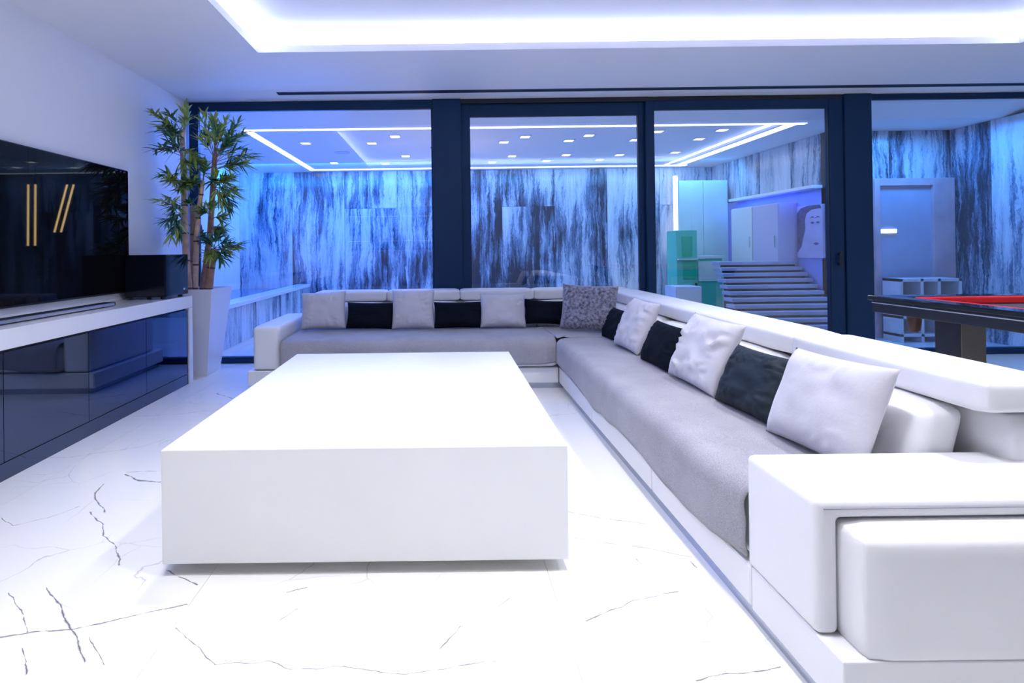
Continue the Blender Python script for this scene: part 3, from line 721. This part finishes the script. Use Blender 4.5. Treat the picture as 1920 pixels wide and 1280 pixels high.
# bases: right wing modules then back wing modules
cuts = [YE, 1.63, 2.42, 3.40, YF]
for a, b_ in zip(cuts[:-1], cuts[1:]):
    obj('base', box(XF, XB, a + .002, b_ - .002, .045, ZB, bev=.010 if a > YE else .004), M['leather'], so)
cutx = [-1.635, -.60, .136, XF]
for a, b_ in zip(cutx[:-1], cutx[1:]):
    obj('base', box(a + .002, b_ - .002, YF, YB, .045, ZB, bev=.010), M['leather'], so)
obj('base', box(XF + .002, XB, YF + .002, YB, .045, ZB, bev=.010), M['leather'], so)
obj('plinth', boxes([(XF + .018, XB - .03, YE + .03, YB - .03, 0, .045), (-1.60, XF + .018, YF + .022, YB - .03, 0, .045)]), M['steel'], so)
# seats
for a, b_ in zip([1.63, 2.42, 3.40], [2.42, 3.40, YF]):
    obj('seat_cushion', soft(XF + .012, 1.48, a + .003, b_ - .003, ZB, .395, .05, .008, 10), M['leather'], so, True)
for a, b_ in zip([-1.36, -.60, .136], [-.60, .136, XF]):
    obj('seat_cushion', soft(a + .003, b_ - .003, YF - .01, 5.10, ZB, .395, .05, .008, 10), M['leather'], so, True)
obj('seat_cushion', soft(XF + .003, 1.62, YF + .003, 5.10, ZB, .395, .05, .008, 10), M['leather'], so, True)
# near arm: an inverted-L cushion over a box
AX = XF - .004
prof = [(AX, ZB), (AX, .512), (XB + .02, .512), (XB + .02, .462), (AX + .060, .462), (AX + .060, ZB)]
def arm_cap(y0, y1):
    bm = bmesh.new()
    f = [bm.verts.new((x, y0, z)) for x, z in prof]; g_ = [bm.verts.new((x, y1, z)) for x, z in prof]
    bm.faces.new(f); bm.faces.new(g_[::-1])
    for i in range(6): bm.faces.new((f[i], f[(i + 1) % 6], g_[(i + 1) % 6], g_[i]))
    bmesh.ops.recalc_face_normals(bm, faces=bm.faces[:])
    bmesh.ops.bevel(bm, geom=bm.edges[:], offset=.02, segments=4, affect='EDGES', profile=.5)
    return bm
ar = obj('armrest', arm_cap(1.335, 1.645), M['leather'], so, True)
bm = bmesh.new()
tube(bm, [(AX + .02, 1.334, .4905), (AX + .06, 1.3335, .4905), (1.80, 1.3335, .4905)], .0018, 6)
obj('stitching', bm, M['seam'], ar)
obj('arm_body', soft(AX + .062, XB, YE + .001, 1.63, ZB - .012, .458, .022, .002, 8), M['leather'], so, True)
# far arm of the back wing
obj('armrest', soft(-1.59, -1.37, YF + .005, 5.36, ZB, .532, .03, .004, 9), M['leather'], so, True)
# back frames, back cushions, bolsters
obj('back_frame', soft(1.64, XB - .005, 1.56, YB, ZB, .645, .02, .0, 6), M['leather'], so, True)
obj('back_frame', soft(-1.30, 1.64, 5.24, YB, ZB, .645, .02, .0, 6), M['leather'], so, True)
def leaned(bm, lean_x=0.0, lean_y=0.0, z0=.40):
    for v in bm.verts:
        k = (v.co.z - z0) / .25
        v.co.x += lean_x * k; v.co.y += lean_y * k
    return bm
for a, b_ in zip([1.66, 2.42, 3.72], [2.42, 3.72, 5.05]):
    obj('back_cushion', leaned(soft(1.40, 1.56, a + .004, b_ - .004, .40, .638, .035, .012, 10, .003, a), .07), M['leather'], so, True)
for a, b_ in zip([-1.27, -.575, .14, .86], [-.575, .14, .86, 1.42]):
    obj('back_cushion', leaned(soft(a + .004, b_ - .004, 5.02, 5.17, .40, .638, .035, .012, 10, .003, a), 0, .06), M['leather'], so, True)
for a, b_ in ((1.53, 2.40), (2.40, 5.17)):
    obj('bolster', soft(1.545, 1.80, a + .003, b_ - .003, .652, .752, .025, .004, 10), M['leather'], so, True)
for a, b_ in zip([-1.275, -.575, .14, .86], [-.575, .14, .86, 1.80]):
    obj('bolster', soft(a + .003, b_ - .003, 5.175, 5.43, .652, .752, .025, .004, 10), M['leather'], so, True)

# grey throws
def drape(prof_fn, u0, u1, nu, place, nz=.004):
    """strip of cloth: prof_fn(u) -> list of (s, z) from back edge over the front to the hem"""
    bm = bmesh.new(); rows = []
    for i in range(nu + 1):
        u = u0 + (u1 - u0) * i / nu
        rows.append([bm.verts.new(place(u, s, z)) for s, z in prof_fn(u)])
    for r0, r1 in zip(rows[:-1], rows[1:]):
        for k in range(len(r0) - 1): bm.faces.new((r0[k], r0[k + 1], r1[k + 1], r1[k]))
    return bm
def seat_prof(back, front, ztop, hem, rad, fold, n=26, sag=0.0):
    """s runs from back edge to the front face"""
    out = []
    nt_ = 12
    for i in range(nt_): out.append((back + (front - rad - back) * i / nt_, ztop + sag * math.sin(PI * i / nt_)))
    for i in range(9):
        a = PI / 2 * i / 8; out.append((front - rad + rad * math.sin(a), ztop - rad + rad * math.cos(a)))
    zz = ztop - rad
    for i in range(1, 9):
        t_ = i / 8; out.append((front + fold * t_, zz + (hem - zz) * t_))
    return out
def cloth(name, bm, label, thick=.006):
    o = obj(name, bm, M['throw'], None, True)
    md = o.modifiers.new('thickness', 'SOLIDIFY'); md.thickness = thick; md.offset = 1
    return tag(o, label, 'throw', 'grey throws over the sofa seats')
def pr_right(y):
    hem = .185 + .018 * math.sin(y * 5.1 + .6) + .012 * noise.noise(Vector((y * 6, 1, 0)))
    if y > 3.9: hem += (y - 3.9) * .10
    fold = -.004 + .008 * noise.noise(Vector((y * 3.3, 4, 0)))
    if y < 1.85: fold += (1.85 - y) * .03
    return seat_prof(1.40, XF - .022, .4105 + .004 * noise.noise(Vector((y * 4, 7, 0))), hem, .06, -fold, sag=.004)
def place_r(y, s, z):
    # s falls with x: front is at small x
    q = noise.noise(Vector((s * 9, y * 5, z * 9))) * .0035
    wr = 0
    if y < 1.95 and z < .40: wr = .010 * math.sin((y * 46 + z * 30)) * (1.95 - y) / .35
    return (s - abs(q) - abs(wr) * .6, y, z + max(q, 0) * .6)
def mirror_prof(fn): return lambda u: fn(u)
def prof_right(y):
    p = pr_right(y); fr = XF - .022 + .020 * min(1, max(0, (1.85 - y) / .18)) ** 1.5
    # seat_prof assumed front > back; flip so that the front lies at smaller x
    back = 1.375; rad = .06; out = []
    zt = p[0][1]
    for i in range(12): out.append((back + (fr + rad - back) * i / 12, zt + .004 * math.sin(PI * i / 12)))
    for i in range(9):
        a = PI / 2 * i / 8; out.append((fr + rad - rad * math.sin(a), zt - rad + rad * math.cos(a)))
    hem = p[-1][1]; zz = zt - rad
    for i in range(1, 9):
        t_ = i / 8; out.append((fr - .006 * t_ * math.sin(y * 3), zz + (hem - zz) * t_))
    return out
cloth('throw', drape(prof_right, 1.648, 4.33, 110, place_r), 'grey throw along the right wing of the sofa, hanging over its front')
def prof_back(x):
    hem = .205 + .012 * math.sin(x * 6) + .012 * noise.noise(Vector((x * 5, 2, 0)))
    if x > .5: hem += (x - .5) * .06
    fr = YF - .035; back = 4.985; rad = .075; zt = .4115
    out = [(back + (fr + rad - back) * i / 12, zt + .004 * math.sin(PI * i / 12)) for i in range(12)]
    for i in range(9):
        a = PI / 2 * i / 8; out.append((fr + rad - rad * math.sin(a), zt - rad + rad * math.cos(a)))
    zz = zt - rad
    for i in range(1, 9):
        t_ = i / 8; out.append((fr - .004 * math.sin(x * 9) * t_, zz + (hem - zz) * t_))
    return out
def place_b(x, s, z):
    k = 0
    for cx, sl in ((-.30, .9), (-.18, 1.1), (.28, -.8), (.62, -1.4), (.75, -1.8)):
        d = (x - cx) - sl * (s - 4.6) * .5
        k += math.exp(-(d / .022) ** 2) * (1 if s < 4.75 else max(0, 1 - (s - 4.75) / .15))
    q = k * .010 + max(0, noise.noise(Vector((x * 5, s * 8, z * 8)))) * .004
    if z < .38: return (x, s - q, z)
    return (x, s, z + q)
cloth('throw', drape(prof_back, -1.352, .895, 120, place_b), 'grey throw over the back wing seat under the row of cushions')
bm = bmesh.new()
gr = [[bm.verts.new((.90 + .47 * i / 16, 4.345 + .635 * j / 16, .413 + max(0, noise.noise(Vector((i * .3, j * .3, 3)))) * .006 + (.012 * math.exp(-((i - 2 - j * .25) / .9) ** 2) if j < 12 else 0))) for j in range(17)] for i in range(17)]
for i in range(16):
    for j in range(16): bm.faces.new((gr[i][j], gr[i + 1][j], gr[i + 1][j + 1], gr[i][j + 1]))
cloth('throw', bm, 'small grey throw on the corner seat under the mottled cushion')

# ---------------------------------------------------------------- throw pillows
def pillow(name, w, h, T, mat, loc, yaw, lean, spin, label, wr=.006, seed=0.0, edge=.05, n=30):
    bm = bmesh.new(); F, B = {}, {}
    for i in range(n + 1):
        for j in range(n + 1):
            u, v = -1 + 2 * i / n, -1 + 2 * j / n
            u = math.copysign(abs(u) ** .85, u); v = math.copysign(abs(v) ** .85, v)
            x = w / 2 * u * (1 - edge * (1 - v * v) * u * u); z = h / 2 * v * (1 - edge * (1 - u * u) * v * v)
            t = T / 2 * (max(0, 1 - u ** 4) * max(0, 1 - v ** 4)) ** .62
            nv = Vector((u * 2.2 + seed, v * 2.2, seed))
            eu = max(abs(u), abs(v))
            # pleats that radiate from the seams
            if abs(u) > abs(v): pl_ = math.sin(v * 24 + 6 * noise.noise(nv * 1.5)) * max(0, (abs(u) - .35)) * (1 - abs(u))
            else: pl_ = math.sin(u * 24 + 6 * noise.noise(nv * 1.5)) * max(0, (abs(v) - .35)) * (1 - abs(v))
            k = wr * (noise.noise(nv) * (1 - eu ** 3) * 1.5 + pl_ * 13 * (1 - eu ** 8) * max(0, noise.noise(nv * .8 + Vector((5, 0, 0))) + .35))
            edge_pt = i in (0, n) or j in (0, n)
            a = bm.verts.new((x, -t - (0 if edge_pt else k), z)); F[i, j] = a
            B[i, j] = a if edge_pt else bm.verts.new((x, t * .8, z))
    for i in range(n):
        for j in range(n):
            bm.faces.new((F[i, j], F[i + 1, j], F[i + 1, j + 1], F[i, j + 1]))
            bm.faces.new((B[i, j], B[i, j + 1], B[i + 1, j + 1], B[i + 1, j]))
    R_ = Matrix.Rotation(yaw, 3, 'Z') @ Matrix.Rotation(-lean, 3, 'X') @ Matrix.Rotation(spin, 3, 'Y')
    for v in bm.verts: v.co = R_ @ v.co
    mz = min(v.co.z for v in bm.verts)
    # bottom edge centre sits at loc
    bot = R_ @ Vector((0, 0, -h / 2))
    for v in bm.verts: v.co += Vector((loc[0] - bot.x, loc[1] - bot.y, loc[2] - mz))
    o = obj(name, bm, mat, None, True)
    return tag(o, label, 'pillow', 'throw pillows along the sofa')
ZS = .428
D = math.radians
G, K = M['velvet'], M['black_cloth']
pillow('throw_pillow', .41, .35, .13, G, (-1.115, 4.85, ZS), D(2), D(17), D(-2), 'light grey square pillow at the left end of the back row', seed=1)
pillow('throw_pillow', .44, .245, .12, K, (-.70, 4.88, ZS), D(-2), D(17), D(1), 'black oblong pillow, leftmost black one of the back row', seed=2)
pillow('throw_pillow', .39, .36, .13, G, (-.30, 4.85, ZS), D(0), D(16), D(0), 'light grey square pillow between the two leftmost black pillows', seed=3)
pillow('throw_pillow', .45, .245, .12, K, (.115, 4.88, ZS), D(1), D(17), D(0), 'black oblong pillow, middle black one of the back row', seed=4)
pillow('throw_pillow', .42, .315, .14, G, (.52, 4.85, ZS), D(0), D(18), D(1), 'light grey pillow in the back row, third light one from left', seed=5, wr=.009)
pillow('throw_pillow', .46, .245, .11, K, (.925, 4.90, ZS), D(-3), D(18), D(3), 'black oblong pillow left of the mottled corner cushion, its top sagging', seed=6, edge=.14)
ZR = .4225
pillow('plush_cushion', .48, .40, .13, M['plush'], (1.215, 4.60, .425), D(-25), D(14), D(2), 'mottled grey plush cushion standing in the inner corner', seed=7)
pillow('throw_pillow', .40, .255, .10, K, (1.295, 4.20, ZR), D(-86), D(24), D(0), 'black oblong pillow right of the mottled corner cushion', seed=8)
pillow('throw_pillow', .42, .38, .13, G, (1.265, 3.775, ZR), D(-86), D(25), D(1), 'light grey pillow, farthest light one on the right wing', seed=9, wr=.010)
pillow('throw_pillow', .43, .275, .12, K, (1.27, 3.26, ZR), D(-88), D(25), D(0), 'black oblong pillow, middle black one on the right wing', seed=10)
pillow('throw_pillow', .48, .38, .13, G, (1.265, 2.79, ZR), D(-87), D(25), D(1), 'crumpled light grey pillow, middle light one on the right wing', seed=11, wr=.014)
pillow('throw_pillow', .44, .285, .12, M['char_cloth'], (1.28, 2.315, ZR), D(-88), D(25), D(-1), 'charcoal pillow with pleats, nearest dark one on the right wing', seed=12, wr=.010)
pillow('throw_pillow', .46, .35, .13, G, (1.262, 1.87, ZR), D(-88), D(23), D(-2), 'large light grey pillow nearest the front armrest', seed=13, wr=.007)

# ---------------------------------------------------------------- coffee table
ct = thing('coffee_table', 'large low glossy white block coffee table in front of the sofa', 'table', (-.29, 2.77, 0))
obj('block', box(-1.018, .425, 1.895, 3.635, .045, .45, bev=.004), M['lacquer'], ct)
obj('plinth', box(-.93, .34, 1.985, 3.55, 0, .045), M['console'], ct)

# ---------------------------------------------------------------- pool table
pt = thing('pool_table', 'black pool table with red cushions behind the right wing of the sofa', 'pool table', (3.45, 2.1, 0))
X0, X1, Y0, Y1, ZT = 2.722, 4.15, .95, 3.452, .82
rw = .13
for q in ((X0, X0 + rw, Y0, Y1), (X1 - rw, X1, Y0, Y1), (X0 + rw, X1 - rw, Y0, Y0 + rw), (X0 + rw, X1 - rw, Y1 - rw, Y1)):
    obj('rail', box(*q, ZT - .03, ZT, bev=.006), M['black_gloss'], pt)
for q in ((X0 + .02, X0 + .07, Y0 + .02, Y1 - .02), (X1 - .07, X1 - .02, Y0 + .02, Y1 - .02), (X0 + .07, X1 - .07, Y0 + .02, Y0 + .07), (X0 + .07, X1 - .07, Y1 - .07, Y1 - .02)):
    obj('apron', box(*q, ZT - .105, ZT - .03, bev=.004), M['black_satin'], pt)
obj('trim_strip', boxes([(X0 + .016, X0 + .02, Y0 + .02, Y1 - .02, ZT - .048, ZT - .042), (X0 + .02, X1 - .02, Y1 - .02, Y1 - .016, ZT - .048, ZT - .042)]), M['chrome'], pt)
cw = .055
for q in ((X0 + rw, X0 + rw + cw, Y0 + rw + .06, Y1 - rw - .06), (X1 - rw - cw, X1 - rw, Y0 + rw + .06, Y1 - rw - .06), (X0 + rw + .06, X1 - rw - .06, Y0 + rw, Y0 + rw + cw), (X0 + rw + .06, X1 - rw - .06, Y1 - rw - cw, Y1 - rw)):
    obj('cushion', box(*q, ZT - .045, ZT - .002, bev=.008), M['felt_red'], pt)
obj('bed', box(X0 + .07, X1 - .07, Y0 + .07, Y1 - .07, ZT - .09, ZT - .046), M['bed'], pt)
for k in range(1, 7):
    y = Y0 + (Y1 - Y0) * k / 7
    obj('rail_sight', cyl(bmesh.new(), (X0 + .07, y), .008, ZT, ZT + .001, 10), M['chrome'], pt)
for x in (X0 + .12, X1 - .26):
    for y in (Y0 + .42, Y1 - .50):
        l = obj('leg', box(x, x + .14, y, y + .155, 0.0, ZT - .09, bev=.004), M['black_satin'], pt)
        obj('leg_face', box(x + .003, x + .137, y - .006, y, 0.01, ZT - .105, bev=.002), M['leg_grey'], l)
for x, y in ((X0 + .28, Y1 - .03), (X1 - .20, Y1 - .03), (X0 + .28, Y0 + .10), (X1 - .2, Y0 + .10)):
    bm = bmesh.new()
    tube(bm, [(x, y, ZT - .10), (x, y, ZT - .15), (x, y, ZT - .22), (x, y, ZT - .235)], [.042, .038, .032, .02], 12)
    p = obj('pocket', bm, M['brown'], pt, True)
    bm = bmesh.new()
    for k in range(6):
        a = 2 * PI * k / 6
        bmesh.ops.create_icosphere(bm, subdivisions=1, radius=.006, matrix=Matrix.Translation((x + .042 * math.cos(a), y + .042 * math.sin(a), ZT - .112)))
    obj('stud', bm, M['chrome'], p)

# ---------------------------------------------------------------- things that show only as reflections
def light_rods(x0, x1, y, z0, z1, label):
    t = thing('pendant_light', label, 'pendant light', (x0, y, z1))
    for dx in (-.045, .045):
        bm = bmesh.new(); tube(bm, [(x1 + dx, y, z0), (x0 + dx, y, z1)], .012, 8)
        obj('light_rod', bm, M['led_gold'], t)
        bm = bmesh.new(); tube(bm, [(x0 + dx, y, z1), (x0 + dx, y, GZ - .01)], .003, 6)
        obj('wire', bm, M['black_satin'], t)
    obj('ceiling_plate', box(x0 - .09, x0 + .09, y - .03, y + .03, GZ - .012, GZ - .001, bev=.003), M['black_satin'], t)
M['led_gold'] = emit('led_gold', (1.0, 0.66, 0.25), 22.0)
light_rods(-.026, -.015, 6.7, 1.26, 2.03, 'pair of upright golden light rods mirrored in the television')
light_rods(-.09, .09, 7.3, 1.45, 2.10, 'pair of slanting golden light rods mirrored in the television')
t = thing('bar_shelf', 'lit bar shelf on the wall behind, showing as light dashes in the left window', 'shelf', (-1.44, -3.1, 1.2))
for z in (2.03, 1.38):
    obj('shelf_board', box(-2.56, -.32, -3.198, -2.95, z + .012, z + .04, bev=.002), M['walnut'], t)
    for a, b_ in ((-2.54, -1.95), (-1.75, -1.25), (-1.10, -.85), (-.70, -.34)):
        obj('led_strip', box(a, b_, -2.97, -2.955, z, z + .011), M['led_warm'], t)
obj('shelf_back', box(-2.58, -.30, -3.199, -3.185, 1.15, 2.3), M['walnut'], t)
